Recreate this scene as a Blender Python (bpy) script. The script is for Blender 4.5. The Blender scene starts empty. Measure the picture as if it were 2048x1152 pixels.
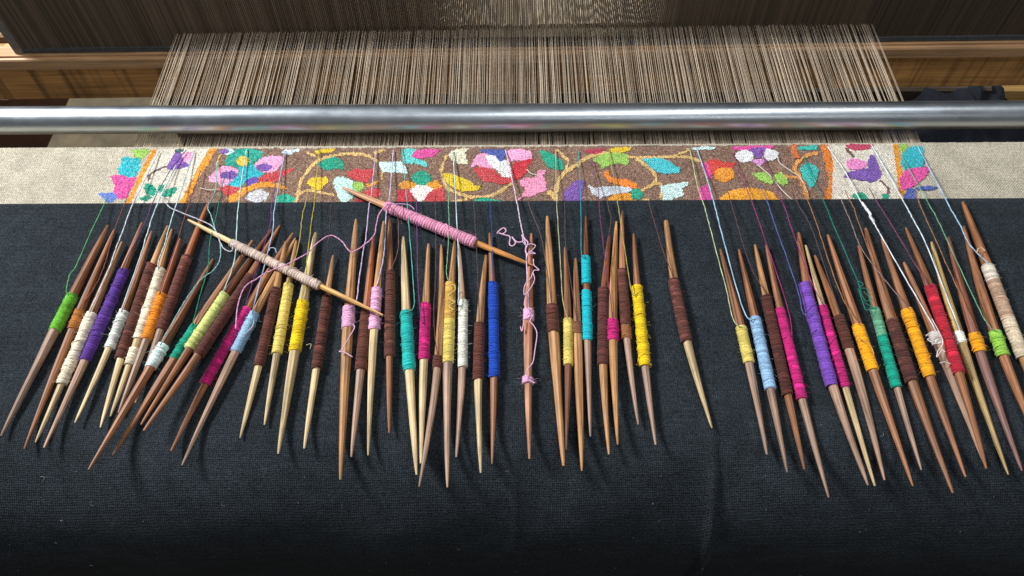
import bpy, math, random
import numpy as np
from mathutils import Vector, Matrix, Quaternion
random.seed(7); rng = np.random.default_rng(7)
S = bpy.context.scene
COL = S.collection

# ------------------------------------------------------------------ camera
W_PX, H_PX, F_PX = 2048.0, 1152.0, 1500.0      # photograph's pixel size, focal length in pixels
CAM_H, PITCH, ROLL = 0.55, 57.0, 0.33
cam_d = bpy.data.cameras.new('camera'); cam = bpy.data.objects.new('camera', cam_d); COL.objects.link(cam)
cam_d.sensor_width = 36.0; cam_d.lens = F_PX / W_PX * 36.0
cam_d.clip_start = 0.01; cam_d.clip_end = 50
CR = Matrix.Rotation(math.radians(90 - PITCH), 3, 'X') @ Matrix.Rotation(math.radians(-ROLL), 3, 'Z')
cam.matrix_world = Matrix.Translation((0, 0, CAM_H)) @ CR.to_4x4()
S.camera = cam
CP = Vector((0, 0, CAM_H))

def ray(x, y):
    return CR @ Vector(((x - W_PX / 2) / F_PX, -(y - H_PX / 2) / F_PX, -1.0))
def atz(x, y, z):                 # where the sight line of a pixel of the photo meets the level z
    d = ray(x, y); return CP + d * ((z - CAM_H) / d.z)
def aty(x, y, Y):                 # ... meets the upright plane at distance Y
    d = ray(x, y); return CP + d * (Y / d.y)

# ------------------------------------------------------------------ light
world = bpy.data.worlds.new('World'); S.world = world; world.use_nodes = True
bg = world.node_tree.nodes['Background']
bg.inputs[0].default_value = (0.88, 0.94, 1.0, 1); bg.inputs[1].default_value = 0.085
def area(name, loc, target, sx, sy, power, col):
    l = bpy.data.lights.new(name, 'AREA'); l.shape = 'RECTANGLE'; l.size = sx; l.size_y = sy
    l.energy = power; l.color = col
    o = bpy.data.objects.new(name, l); COL.objects.link(o); o.location = loc
    o.rotation_euler = (Vector(target) - Vector(loc)).to_track_quat('-Z', 'Y').to_euler()
    return o
area('window_light', (-1.75, 1.12, 1.60), (0.0, 0.42, 0), 0.46, 0.46, 96, (0.95, 0.98, 1.0))
area('ceiling_light', (0.60, 0.25, 1.9), (0.35, 0.5, 0), 1.7, 0.22, 17, (0.95, 0.98, 1.0))
area('rear_window_light', (0.8, -1.35, 1.55), (0.1, 0.6, 0), 1.3, 0.14, 4.5, (0.93, 0.97, 1.0))
S.view_settings.view_transform = 'Standard'; S.view_settings.look = 'None'
S.view_settings.exposure = 0.0; S.view_settings.gamma = 1.0

# ------------------------------------------------------------------ materials
def lin(c):
    return tuple(((v / 255) / 12.92 if v / 255 <= 0.04045 else ((v / 255 + 0.055) / 1.055) ** 2.4) for v in c)
class NT:
    def __init__(s, name):
        s.m = bpy.data.materials.new(name); s.m.use_nodes = True
        s.t = s.m.node_tree; s.b = s.t.nodes['Principled BSDF']
    def n(s, typ, **kw):
        nd = s.t.nodes.new(typ)
        for k, v in kw.items():
            if k.startswith('i_'):
                nd.inputs[int(k[2:])].default_value = v
            else: setattr(nd, k, v)
        return nd
    def l(s, a, b): s.t.links.new(a, b)
    def coords(s, scale):
        tc = s.n('ShaderNodeTexCoord'); mp = s.n('ShaderNodeMapping')
        mp.inputs['Scale'].default_value = scale
        s.l(tc.outputs['Object'], mp.inputs['Vector']); return mp.outputs[0]
    def noise(s, vec, scale, detail=2, rough=0.5, dist=0):
        nd = s.n('ShaderNodeTexNoise'); s.l(vec, nd.inputs['Vector'])
        nd.inputs['Scale'].default_value = scale; nd.inputs['Detail'].default_value = detail
        nd.inputs['Roughness'].default_value = rough; nd.inputs['Distortion'].default_value = dist
        return nd.outputs['Fac']
    def remap(s, f, a, b, c, d):
        r = s.n('ShaderNodeMapRange'); s.l(f, r.inputs[0])
        for i, v in enumerate((a, b, c, d)): r.inputs[i + 1].default_value = v
        return r.outputs[0]
    def mul(s, col, fac):          # colour times a grey factor
        m = s.n('ShaderNodeVectorMath', operation='SCALE')
        if isinstance(col, tuple): m.inputs[0].default_value = col[:3]
        else: s.l(col, m.inputs[0])
        s.l(fac, m.inputs['Scale']); return m.outputs[0]
    def math(s, op, a, b):
        m = s.n('ShaderNodeMath', operation=op)
        for i, v in enumerate((a, b)):
            if isinstance(v, (int, float)): m.inputs[i].default_value = v
            else: s.l(v, m.inputs[i])
        return m.outputs[0]
    def bump(s, h, dist, strength=1.0):
        b = s.n('ShaderNodeBump'); b.inputs['Distance'].default_value = dist
        b.inputs['Strength'].default_value = strength
        s.l(h, b.inputs['Height']); s.l(b.outputs[0], s.b.inputs['Normal'])
    def attr(s, name, out):
        a = s.n('ShaderNodeAttribute'); a.attribute_name = name; return a.outputs[out]
    def set(s, **kw):
        for k, v in kw.items():
            s.b.inputs[k.replace('_', ' ')].default_value = v

def mat_wave_weave(nt, per):      # over-under weave height, period in metres
    v = nt.coords((1, 1, 1))
    sx = nt.n('ShaderNodeSeparateXYZ'); nt.l(v, sx.inputs[0])
    k = 2 * math.pi / per
    a = nt.math('SINE', nt.math('MULTIPLY', sx.outputs[0], k), 0)
    b = nt.math('SINE', nt.math('MULTIPLY', sx.outputs[1], k), 0)
    return nt.math('MULTIPLY', a, b)

def plain_weave(nt, per):         # crossed threads: ribs both ways
    v = nt.coords((1, 1, 1)); sx = nt.n('ShaderNodeSeparateXYZ'); nt.l(v, sx.inputs[0]); k = 2 * math.pi / per
    wob = nt.math('MULTIPLY', nt.noise(v, 170, 2), 9.0)
    a = nt.math('SINE', nt.math('ADD', nt.math('MULTIPLY', sx.outputs[0], k), wob), 0)
    b = nt.math('SINE', nt.math('ADD', nt.math('MULTIPLY', sx.outputs[1], k), wob), 0)
    return nt.math('ADD', a, b)
FAB = {}
def fabric(rgb, contrast=1.0, rib=0.20):
    key = (rgb, contrast)
    if key in FAB: return FAB[key]
    nt = NT('woven_wool_%d_%d_%d' % rgb)
    v = nt.coords((1, 1, 1))
    sp = nt.noise(v, 600, 2, 0.8)
    ln = nt.noise(nt.coords((1500, 210, 1)), 1.0, 2, 0.6)
    f = nt.remap(nt.math('ADD', nt.math('MULTIPLY', sp, 0.62), nt.math('MULTIPLY', ln, 0.38)), 0.37, 0.63, 1 - 0.62 * contrast, 1 + 0.80 * contrast)
    f = nt.math('MULTIPLY', f, nt.remap(plain_weave(nt, 0.0020), -2, 2, 1 - rib, 1 + rib))
    big = nt.remap(nt.noise(v, 45, 2), 0.3, 0.7, 0.88, 1.12)
    fl = nt.n('ShaderNodeMix', data_type='RGBA'); fl.inputs[6].default_value = (0.62, 0.55, 0.46, 1)
    nt.l(nt.remap(nt.noise(nt.coords((1.0, 1.2, 1)), 540, 1, 0.5), 0.50, 0.68, 0.0, 0.22 * min(contrast, 1)), fl.inputs[0])
    g_ = sum(rgb) / 3; fl.inputs[6].default_value = lin(tuple(c * 0.87 + g_ * 0.13 for c in rgb)) + (1,); fl.inputs[7].default_value = (0.50, 0.42, 0.34, 1)
    nt.l(nt.mul(fl.outputs[2], nt.math('MULTIPLY', f, big)), nt.b.inputs['Base Color'])
    h = nt.math('ADD', nt.math('MULTIPLY', mat_wave_weave(nt, 0.0026), 0.35), sp)
    nt.bump(h, 0.0008, 0.9)
    nt.set(Roughness=0.95, Sheen_Weight=0.05); nt.b.inputs['Specular IOR Level'].default_value = 0.15
    FAB[key] = nt.m; return nt.m

YARN = {}
def yarn(rgb):
    if rgb in YARN: return YARN[rgb]
    nt = NT('wool_yarn_%d_%d_%d' % rgb)
    v = nt.coords((1, 1, 1))
    nz = nt.noise(v, 700, 3, 0.7)
    f = nt.math('MULTIPLY', nt.remap(nz, 0.3, 0.7, 0.70, 1.30), nt.attr('shade', 'Fac'))
    g_ = sum(rgb) / 3; soft = tuple(c * 0.88 + g_ * 0.12 for c in rgb)
    nt.l(nt.mul(lin(soft), f), nt.b.inputs['Base Color'])
    st = nt.noise(nt.coords((1600, 120, 120)), 1.0, 2)
    nt.bump(nt.math('ADD', nz, st), 0.0007, 0.8)
    nt.set(Roughness=0.9, Sheen_Weight=0.12); nt.b.inputs['Specular IOR Level'].default_value = 0.2
    YARN[rgb] = nt.m; return nt.m

def make_stick_mat():
    nt = NT('polished_stick_wood')
    oi = nt.n('ShaderNodeObjectInfo'); tc = nt.n('ShaderNodeTexCoord')
    sh = nt.n('ShaderNodeVectorMath', operation='ADD'); rv = nt.n('ShaderNodeCombineXYZ')
    nt.l(nt.math('MULTIPLY', oi.outputs['Random'], 7.0), rv.inputs[0])
    nt.l(tc.outputs['Object'], sh.inputs[0]); nt.l(rv.outputs[0], sh.inputs[1])
    mp = nt.n('ShaderNodeMapping'); mp.inputs['Scale'].default_value = (14, 520, 520)
    nt.l(sh.outputs[0], mp.inputs['Vector'])
    g = nt.noise(mp.outputs[0], 1.0, 4, 0.65, 0.3)
    mp2 = nt.n('ShaderNodeMapping'); mp2.inputs['Scale'].default_value = (30, 90, 90)
    nt.l(sh.outputs[0], mp2.inputs['Vector'])
    g2 = nt.noise(mp2.outputs[0], 1.0, 3, 0.6)
    f = nt.math('MULTIPLY', nt.remap(g, 0.34, 0.66, 0.50, 1.30), nt.remap(g2, 0.3, 0.7, 0.70, 1.22))
    nt.l(nt.mul(nt.attr('tone', 'Color'), f), nt.b.inputs['Base Color'])
    nt.l(nt.remap(g, 0.3, 0.7, 0.42, 0.62), nt.b.inputs['Roughness'])
    nt.bump(g, 0.0005, 0.5); nt.b.inputs['Specular IOR Level'].default_value = 0.4
    return nt.m
STICK = make_stick_mat()

def plank_wood(name, rgb, stripes=False, rough=0.5):
    nt = NT(name)
    g = nt.noise(nt.coords((5, 190, 190)), 1.0, 5, 0.65, 0.6)
    g2 = nt.noise(nt.coords((9, 30, 30)), 1.0, 3, 0.6)
    f = nt.math('MULTIPLY', nt.remap(g, 0.3, 0.7, 0.6, 1.3), nt.remap(g2, 0.3, 0.7, 0.72, 1.22))
    if stripes:                    # slanting darker bands across the board
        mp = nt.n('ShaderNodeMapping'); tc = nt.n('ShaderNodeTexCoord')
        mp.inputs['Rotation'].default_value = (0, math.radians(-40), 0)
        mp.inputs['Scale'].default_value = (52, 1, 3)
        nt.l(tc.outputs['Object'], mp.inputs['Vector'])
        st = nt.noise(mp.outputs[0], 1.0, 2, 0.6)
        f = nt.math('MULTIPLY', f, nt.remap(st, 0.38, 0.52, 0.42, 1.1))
    nt.l(nt.mul(lin(rgb), f), nt.b.inputs['Base Color'])
    nt.bump(g, 0.0012, 0.5); nt.set(Roughness=rough)
    return nt.m

def plain(name, rgb, rough=0.6, metal=0.0, nscale=60, amt=0.25, bump=0.0):
    nt = NT(name); v = nt.coords((1, 1, 1)); nz = nt.noise(v, nscale, 4, 0.6)
    nt.l(nt.mul(lin(rgb), nt.remap(nz, 0.3, 0.7, 1 - amt, 1 + amt)), nt.b.inputs['Base Color'])
    nt.set(Roughness=rough, Metallic=metal)
    if bump: nt.bump(nz, bump, 1.0)
    return nt.m

def make_cloth_mat():
    nt = NT('dark_navy_cotton'); v = nt.coords((1, 1, 1))
    wv = plain_weave(nt, 0.0016)
    sp = nt.noise(v, 760, 2, 0.7); big = nt.noise(v, 9, 3, 0.6); mid = nt.noise(v, 60, 3, 0.6)
    sl = nt.noise(nt.coords((25, 900, 300)), 1.0, 2)
    f = nt.math('MULTIPLY', nt.remap(sp, 0.33, 0.67, 0.4, 1.75), nt.remap(big, 0.3, 0.7, 0.86, 1.14))
    f = nt.math('MULTIPLY', f, nt.remap(mid, 0.3, 0.7, 0.82, 1.2))
    f = nt.math('MULTIPLY', f, nt.remap(sl, 0.3, 0.7, 0.85, 1.15))
    f = nt.math('MULTIPLY', f, nt.remap(plain_weave(nt, 0.0016), -2, 2, 0.90, 1.10))
    nt.l(nt.mul((0.0186, 0.0234, 0.0284), f), nt.b.inputs['Base Color'])
    nt.bump(nt.math('ADD', nt.math('MULTIPLY', wv, 0.2), sp), 0.0007, 0.8)
    nt.set(Roughness=0.95, Sheen_Weight=0.02); nt.b.inputs['Specular IOR Level'].default_value = 0.12
    return nt.m
CLOTH = make_cloth_mat()

def make_steel():
    nt = NT('brushed_steel_tube')
    a = nt.noise(nt.coords((3, 420, 420)), 1.0, 3, 0.6)
    b = nt.noise(nt.coords((38, 60, 60)), 1.0, 4, 0.65)
    nt.l(nt.mul((0.56, 0.60, 0.64), nt.remap(nt.math('ADD', a, b), 0.7, 1.3, 0.90, 1.06)), nt.b.inputs['Base Color'])
    nt.l(nt.remap(b, 0.3, 0.7, 0.33, 0.41), nt.b.inputs['Roughness'])
    nt.bump(a, 0.0002, 0.35); nt.set(Metallic=1.0)
    return nt.m
STEEL = make_steel()

def make_warp_mat():
    nt = NT('warp_cotton'); v = nt.coords((1, 1, 1))
    nz = nt.noise(nt.coords((300, 900, 300)), 1.0, 2, 0.6)
    f = nt.math('MULTIPLY', nt.attr('shade', 'Fac'), nt.remap(nz, 0.3, 0.7, 0.72, 1.28))
    nt.l(nt.mul(lin((184, 166, 144)), f), nt.b.inputs['Base Color'])
    nt.set(Roughness=0.85)
    return nt.m
WARP = make_warp_mat()

# ------------------------------------------------------------------ mesh helpers
class MB:
    def __init__(s): s.v = []; s.f = []; s.sh = []; s.n = 0
    def add(s, verts, faces, shade=1.0):
        verts = np.asarray(verts, float).reshape(-1, 3)
        s.v.append(verts); s.f += [tuple(i + s.n for i in f) for f in faces]
        s.sh.append(np.full(len(verts), shade) if np.isscalar(shade) else np.asarray(shade, float))
        s.n += len(verts)
    def box(s, a, b, shade=1.0):
        x0, y0, z0 = a; x1, y1, z1 = b
        v = [(x0, y0, z0), (x1, y0, z0), (x1, y1, z0), (x0, y1, z0), (x0, y0, z1), (x1, y0, z1), (x1, y1, z1), (x0, y1, z1)]
        s.add(v, [(0, 3, 2, 1), (4, 5, 6, 7), (0, 1, 5, 4), (1, 2, 6, 5), (2, 3, 7, 6), (3, 0, 4, 7)], shade)
    def prism(s, prof, x0, x1):    # a (y, z) outline run along x
        n = len(prof)
        v = [(x0, y, z) for y, z in prof] + [(x1, y, z) for y, z in prof]
        s.add(v, [(i, (i + 1) % n, n + (i + 1) % n, n + i) for i in range(n)] + [tuple(range(n))[::-1], tuple(range(n, 2 * n))])
    def tube(s, pts, r, sides=6, shade=1.0, cap=True):
        P = np.asarray(pts, float); n = len(P)
        T = np.gradient(P, axis=0); T /= np.linalg.norm(T, axis=1)[:, None] + 1e-12
        ref = np.array([0, 0, 1.0]) if abs(T[0, 2]) < 0.9 else np.array([1.0, 0, 0])
        U = np.cross(T, ref); nu = np.linalg.norm(U, axis=1)[:, None]
        U = np.where(nu < 1e-6, np.array([1.0, 0, 0]), U / (nu + 1e-12)); V = np.cross(U, T)
        a = np.arange(sides) * 2 * math.pi / sides
        R = np.broadcast_to(np.asarray(r, float), (n,))
        X = P[:, None, :] + R[:, None, None] * (np.cos(a)[None, :, None] * U[:, None, :] + np.sin(a)[None, :, None] * V[:, None, :])
        f = [(i * sides + j, (i + 1) * sides + j, (i + 1) * sides + (j + 1) % sides, i * sides + (j + 1) % sides)
             for i in range(n - 1) for j in range(sides)]
        if cap: f += [tuple(range(sides)), tuple(range((n - 1) * sides, n * sides))[::-1]]
        sh = shade if np.isscalar(shade) else np.repeat(shade, sides)
        s.add(X.reshape(-1, 3), f, sh)
    def build(s, name, mat, parent=None, smooth=True):
        me = bpy.data.meshes.new(name)
        V = np.concatenate(s.v)
        me.from_pydata(V.tolist(), [], s.f)
        at = me.attributes.new('shade', 'FLOAT', 'POINT'); at.data.foreach_set('value', np.concatenate(s.sh).astype(np.float32))
        me.materials.append(mat)
        if smooth: me.polygons.foreach_set('use_smooth', [True] * len(me.polygons))
        me.update()
        o = bpy.data.objects.new(name, me); COL.objects.link(o)
        if parent: o.parent = parent
        return o

def empty(name, loc=(0, 0, 0)):
    o = bpy.data.objects.new(name, None); COL.objects.link(o); o.location = loc; o.empty_display_size = 0.02
    return o
def tag(o, label=None, cat=None, group=None, kind=None):
    if label: o['label'] = label
    if cat: o['category'] = cat
    if group: o['group'] = group
    if kind: o['kind'] = kind
    return o
def catmull(P, per=8):
    P = [np.asarray(p, float) for p in P]
    if len(P) < 3:
        return np.array([P[0] + (P[1] - P[0]) * t for t in np.linspace(0, 1, per * 2)])
    Q = [2 * P[0] - P[1]] + P + [2 * P[-1] - P[-2]]; out = []
    for i in range(1, len(Q) - 2):
        a, b, c, d = Q[i - 1:i + 3]
        for t in np.linspace(0, 1, per, endpoint=False):
            out.append(0.5 * (2 * b + (c - a) * t + (2 * a - 5 * b + 4 * c - d) * t * t + (3 * b - a - 3 * c + d) * t ** 3))
    out.append(P[-1]); return np.array(out)

CZ = 0.0022                         # level of the dark cloth's upper side

# ------------------------------------------------------------------ floor and what lies on it beyond the loom
FZ = -0.50
m = MB(); m.add([(-6, -4, FZ), (6, -4, FZ), (6, 8, FZ), (-6, 8, FZ)], [(0, 1, 2, 3)])
tag(m.build('floor', plain('worn_stone_floor', (92, 80, 60), 0.9, 0, 22, 0.35, 0.004), smooth=False), kind='structure')

# ------------------------------------------------------------------ dark cloth: flat top, rolled over the front of the loom
EDGE_Y = atz(1024, 402, CZ).y
BEND_Y = 0.236; RB = 0.094
def cloth_profile(s):               # s = distance along the cloth from its back edge
    flat = EDGE_Y - BEND_Y
    if s <= flat: return EDGE_Y - s, CZ
    a = (s - flat) / RB; amax = math.radians(93)
    if a <= amax: return BEND_Y - RB * math.sin(a), CZ - RB * (1 - math.cos(a))
    q = s - flat - RB * amax
    return (BEND_Y - RB * math.sin(amax) - q * math.cos(amax), CZ - RB * (1 - math.cos(amax)) - q * math.sin(amax))
ph = rng.uniform(0, 6.28, 12)
CREASES = [(atz(1425, 880, 0).x, 0.0042, 0.0026), (atz(1033, 900, 0).x, 0.0011, 0.002), (atz(1360, 900, 0).x, 0.0005, 0.0016)]
def cloth_wave(x, s):
    flat = EDGE_Y - BEND_Y
    k = min(max((s - flat + 0.05) / 0.12, 0), 1); k = k * k * (3 - 2 * k)
    w = (0.0034 * math.sin(7 * x + ph[0] + 4 * s) + 0.0022 * math.sin(15 * x + ph[1] - 9 * s) + (0.0012 + 0.0022 * max(0, -x - 0.1) * 3) * math.sin(38 * x + ph[2] + 22 * s + 1.5 * math.sin(9 * x + 20 * s))
         + 0.0016 * math.sin(26 * s + 3 * x + ph[3])) * k
    for cx, h, wd in CREASES:
        w += h * math.exp(-((x - cx + 0.01 * (s - flat)) / wd) ** 2) * k
    return w
NX, NS = 520, 150
xs = np.linspace(-0.75, 0.75, NX); ss = np.linspace(0, EDGE_Y - BEND_Y + RB * 1.62 + 0.35, NS)
V = []; F = []
for s_ in ss:
    y0, z0 = cloth_profile(s_); y1, z1 = cloth_profile(s_ + 1e-4)
    ty, tz = (y1 - y0) / 1e-4, (z1 - z0) / 1e-4; ny, nz_ = tz, -ty
    for x in xs:
        w = cloth_wave(x, s_)
        V.append((x, y0 + ny * w, z0 + nz_ * w))
n_top = len(V)
for i in range(NS - 1):
    for j in range(NX - 1):
        a = i * NX + j; F.append((a, a + NX, a + NX + 1, a + 1))
V += [(x, EDGE_Y, CZ - 0.0012) for x in xs]           # turned-under back edge
for j in range(NX - 1): F.append((j, j + 1, n_top + j + 1, n_top + j))
m = MB(); m.add(V, F)
cloth = m.build('dark_cloth', CLOTH)
tag(cloth, 'plain dark navy cloth under the bobbins, folding down over the front edge', 'cloth')
m = MB()                            # lint caught on the cloth
for i in range(280):
    px, py = random.uniform(0, 2048), random.choice([random.uniform(410, 900), random.uniform(880, 1140)])
    x = atz(px, py, CZ).x * 1.0
    s_ = random.uniform(0, 0.42); x = random.uniform(-0.55, 0.55)
    y0, z0 = cloth_profile(s_); y1, z1 = cloth_profile(s_ + 1e-4)
    ny, nz_ = (z1 - z0) / 1e-4, -(y1 - y0) / 1e-4; w = cloth_wave(x, s_) + 0.0004
    a = random.uniform(0, 6.28); L = random.choice([0.0003, 0.0003, 0.0004, 0.0005, 0.0006, 0.0009, 0.0018])
    k = random.uniform(-1.5, 1.5); pts = []
    for t in np.linspace(-1, 1, 5):
        u = L * t; c = k * L * t * t
        dx = u * math.cos(a) - c * math.sin(a); ds = u * math.sin(a) + c * math.cos(a)
        yy, zz = cloth_profile(s_ + ds); pts.append((x + dx, yy + ny * w, zz + nz_ * w))
    m.tube(pts, random.uniform(0.0001, 0.0002), 4, random.uniform(0.25, 0.75))
tag(m.build('lint', yarn((170, 175, 180)), cloth), kind='stuff')

# ------------------------------------------------------------------ warp threads
FELL_Y = atz(1024, 291, 0).y
REED = atz(1024, 52, 0.002); REED_ROT = math.radians(0.66)
XL, XR = atz(268, 292, 0).x, atz(1842, 290, 0).x
m = MB(); x = XL
while x < XR:
    g = random.random()
    x += random.uniform(0.0009, 0.00135) if g < 0.93 else random.uniform(0.0017, 0.0026)
    low = random.random() < 0.45
    sh = random.choice([0.7, 0.8, 0.88, 0.95, 1.0, 1.1]) if random.random() < 0.92 else 1.5
    xr = x * 1.0 + random.gauss(0, 0.0006)
    zr = -0.0006 + random.uniform(-0.0004, 0.0004) if low else 0.0006 + random.uniform(-0.0004, 0.0004)
    zb = -0.03 if low else 0.03
    ry = REED.y + xr * math.tan(REED_ROT)
    r = random.uniform(0.00022, 0.00035) * (0.8 if low else 1)
    mx = (x + xr) / 2 + random.gauss(0, 0.0004)
    P = [(x, FELL_Y - 0.004, 0.0004), (mx, (FELL_Y + ry) / 2, (0.0004 + zr) / 2 - (0.0028 if low else -0.0004)), (xr, ry, zr), (xr, ry + 0.02, zr + zb * 0.05), (xr, ry + 0.55, zr + zb)]
    m.tube(P, r, 5, sh, cap=False)
tag(m.build('warp_threads', WARP), 'sheet of pale warp threads stretched from the woven band back through the reed', 'warp', kind='stuff')

# ------------------------------------------------------------------ steel rod across the warp
RR = 0.0138
rc = atz(1024, 234, 0.002 + RR); m = MB()
segs = 48; xs_ = np.linspace(-0.8, 0.8, 41); m.tube([(x, rc.y, 0.0012 + RR) for x in xs_], RR, segs)
tag(m.build('steel_rod', STEEL), 'shiny grey steel rod lying across the warp threads behind the woven band', 'rod')

# ------------------------------------------------------------------ reed and batten
rz = lambda row, Y: aty(1024, row, Y).z
RY = REED.y
reed = empty('reed', (0, RY, rz(87, RY))); reed.rotation_euler.z = REED_ROT
tag(reed, 'fine metal weaving reed standing upright in the wooden batten', 'reed')
zb0 = rz(87, RY); zt = 0.085 - zb0
xl = aty(48, 104, RY - 0.003).x; xr_ = 0.66
m = MB(); x = xl + 0.006; pitch = 0.0021
ca, sa = math.cos(0.075), math.sin(0.075)
while x < xr_ - 0.006:
    t, d = 0.00026, 0.0042
    c = [(-t, -d), (t, -d), (t, d), (-t, d)]
    c = [(x + px * ca + py * sa, -px * sa + py * ca) for px, py in c]
    v = [(px, py, 0.004) for px, py in c] + [(px, py, zt) for px, py in c]
    m.add(v, [(0, 1, 5, 4), (1, 2, 6, 5), (2, 3, 7, 6), (3, 0, 4, 7), (4, 5, 6, 7)], random.uniform(0.62, 1.35))
    x += pitch
nt = NT('oiled_reed_wire'); nt.l(nt.mul(lin((134, 117, 100)), nt.attr('shade', 'Fac')), nt.b.inputs['Base Color'])
nt.set(Metallic=0.15, Roughness=0.5)
tag(m.build('dents', nt.m, reed, smooth=False), kind='stuff')
grey = plain('grey_reed_binding', (84, 88, 92), 0.6, 0.2, 300, 0.3)
m = MB(); m.box((xl + 0.006, -0.0052, 0.0), (xr_ - 0.006, 0.0052, 0.0055)); m.build('lower_binding', grey, reed, False)
m = MB(); m.box((xl + 0.006, -0.0052, zt - 0.001), (xr_ - 0.006, 0.0052, zt + 0.006)); m.build('upper_binding', grey, reed, False)
post = plain('grey_reed_post', (128, 122, 116), 0.55, 0.1, 200, 0.2)
for a, b in ((xl - 0.004, xl + 0.0058), (xr_ - 0.0058, xr_ + 0.004)):
    m = MB(); m.box((a, -0.0056, -0.001), (b, 0.0056, zt + 0.006)); m.build('end_post', post, reed, False)

bat = empty('batten', (0, RY, zb0)); bat.rotation_euler.z = REED_ROT
tag(bat, 'brown wooden batten beam carrying the reed behind the warp threads', 'loom batten')
z0 = -0.0015
yf = -0.0125                          # front face of the rail
ztop = z0
zfb = rz(128, RY + yf) - zb0          # lower edge of the rail's front face
zbb = rz(186, RY + yf + 0.006) - zb0
m = MB()
m.prism([(0.009, ztop), (-0.0085, ztop), (-0.0085, ztop - 0.0022), (yf + 0.001, ztop - 0.0028), (yf, ztop - 0.0045), (yf, zfb + 0.001), (yf + 0.0012, zfb), (0.009, zfb)], -0.95, 0.95)
m.build('rail', plank_wood('golden_batten_wood', (206, 160, 116)), bat, False)
m = MB()
m.prism([(0.036, zfb - 0.0002), (yf + 0.006, zfb - 0.0002), (yf + 0.006, zbb + 0.001), (yf + 0.008, zbb), (0.036, zbb)], -0.95, 0.95)
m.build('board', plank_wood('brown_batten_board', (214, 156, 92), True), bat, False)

# loom side rails and clutter seen beside and below the batten
wood2 = plank_wood('pale_loom_wood', (150, 116, 86)); wood3 = plank_wood('dark_loom_wood', (92, 52, 36))
def slab(name, px0, px1, row0, row1, Y, depth, mat, label, cat, xa=None, xb=None, bev=0.003):
    a = aty(px0, row0, Y); b = aty(px1, row1, Y)
    x0 = a.x if xa is None else xa; x1 = b.x if xb is None else xb
    o = MB(); h = a.z - b.z
    o.prism([(bev, 0), (0, -bev), (0, -h + bev), (bev, -h), (depth, -h), (depth, 0)], x0, x1)
    ob = o.build(name, mat, None, False); ob.location = (0, Y, a.z)
    return tag(ob, label, cat)
slab('wooden_slat', 0, 20, 55, 67, 0.84, 0.006, plank_wood('mid_loom_wood', (150, 104, 66)), 'upper brown wooden slat at the far left behind the reed', 'slat', xa=-0.95)
slab('wooden_slat', 0, 36, 71, 90, 0.80, 0.006, wood2, 'pale wooden slat at the far left, just above the batten', 'slat', xa=-0.95)
slab('pale_board', 0, 22, 6, 52, 0.95, 0.02, plain('pale_board_paint', (200, 188, 164), 0.8), 'pale cream board glimpsed at the top left corner past the reed', 'board', xa=-0.95)
slab('timber_foot', -300, 92, 196, 300, 0.86, 0.12, wood3, 'dark reddish timber below the batten on the left', 'timber', bev=0.006)
slab('gap_backing', 312, 1880, 188, 330, 0.80, 0.10, plank_wood('dark_backing_wood', (92, 80, 66)), 'dark beam below the warp threads, added to darken the gap between batten and rod', 'beam')  # beam put in to darken the pale gap behind the warp
slab('wood_offcut', 1990, 2300, 180, 300, 0.92, 0.05, plank_wood('yellow_offcut_wood', (190, 150, 90)), 'pale yellow wood offcut at the far right beyond the steel rod', 'wood')
m = MB()                              # rumpled navy bundle behind the rod on the right
c = atz(1925, 275, -0.22); n1, n2 = 40, 24; V = []; F = []
for i in range(n2 + 1):
    th = math.pi * i / n2
    for j in range(n1):
        a = 2 * math.pi * j / n1
        r = 1 + 0.10 * math.sin(5 * a + 3 * th) + 0.08 * math.sin(9 * a - 5 * th) + 0.05 * math.sin(14 * th + 2 * a)
        V.append((0.095 * r * math.sin(th) * math.cos(a), 0.13 * r * math.sin(th) * math.sin(a), 0.045 * r * math.cos(th)))
for i in range(n2):
    for j in range(n1):
        F.append((i * n1 + j, (i + 1) * n1 + j, (i + 1) * n1 + (j + 1) % n1, i * n1 + (j + 1) % n1))
m.add(V, F); o = m.build('cloth_bundle', plain('navy_bundle_cloth', (30, 33, 44), 0.9, 0, 90, 0.4, 0.002)); o.location = (c.x, c.y, c.z)
tag(o, 'crumpled navy cloth bundle behind the steel rod at the right', 'cloth bundle')

# ------------------------------------------------------------------ the woven band with its flowers
def edge_row(px): return 297.5 - 11.0 * (px - 230) / 1618
shawl = empty('woven_shawl', (0, FELL_Y, 0))
tag(shawl, 'woven band of bright wool flowers on a brown ground, held under the steel rod', 'shawl')
m = MB(); BZ = 0.0010
nx = 900; xs_ = np.linspace(-0.75, 0.75, nx); V = []; F = []
jit = rng.normal(0, 0.00018, nx)
for k, (yy, zz) in enumerate(((FELL_Y, -0.0004), (FELL_Y, BZ - 0.0002), (FELL_Y - 0.0008, BZ), (EDGE_Y - 0.004, BZ))):
    for i, x in enumerate(xs_): V.append((x, yy + (jit[i] if k < 3 else 0) - FELL_Y, zz))
for k in range(3):
    for i in range(nx - 1): F.append((k * nx + i, k * nx + i + 1, (k + 1) * nx + i + 1, (k + 1) * nx + i))
m.add(V, [f[::-1] for f in F])
m.build('linen_ground', fabric((178, 167, 146), 0.5, 0.30), shawl)
LAYER = [0]
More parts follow.
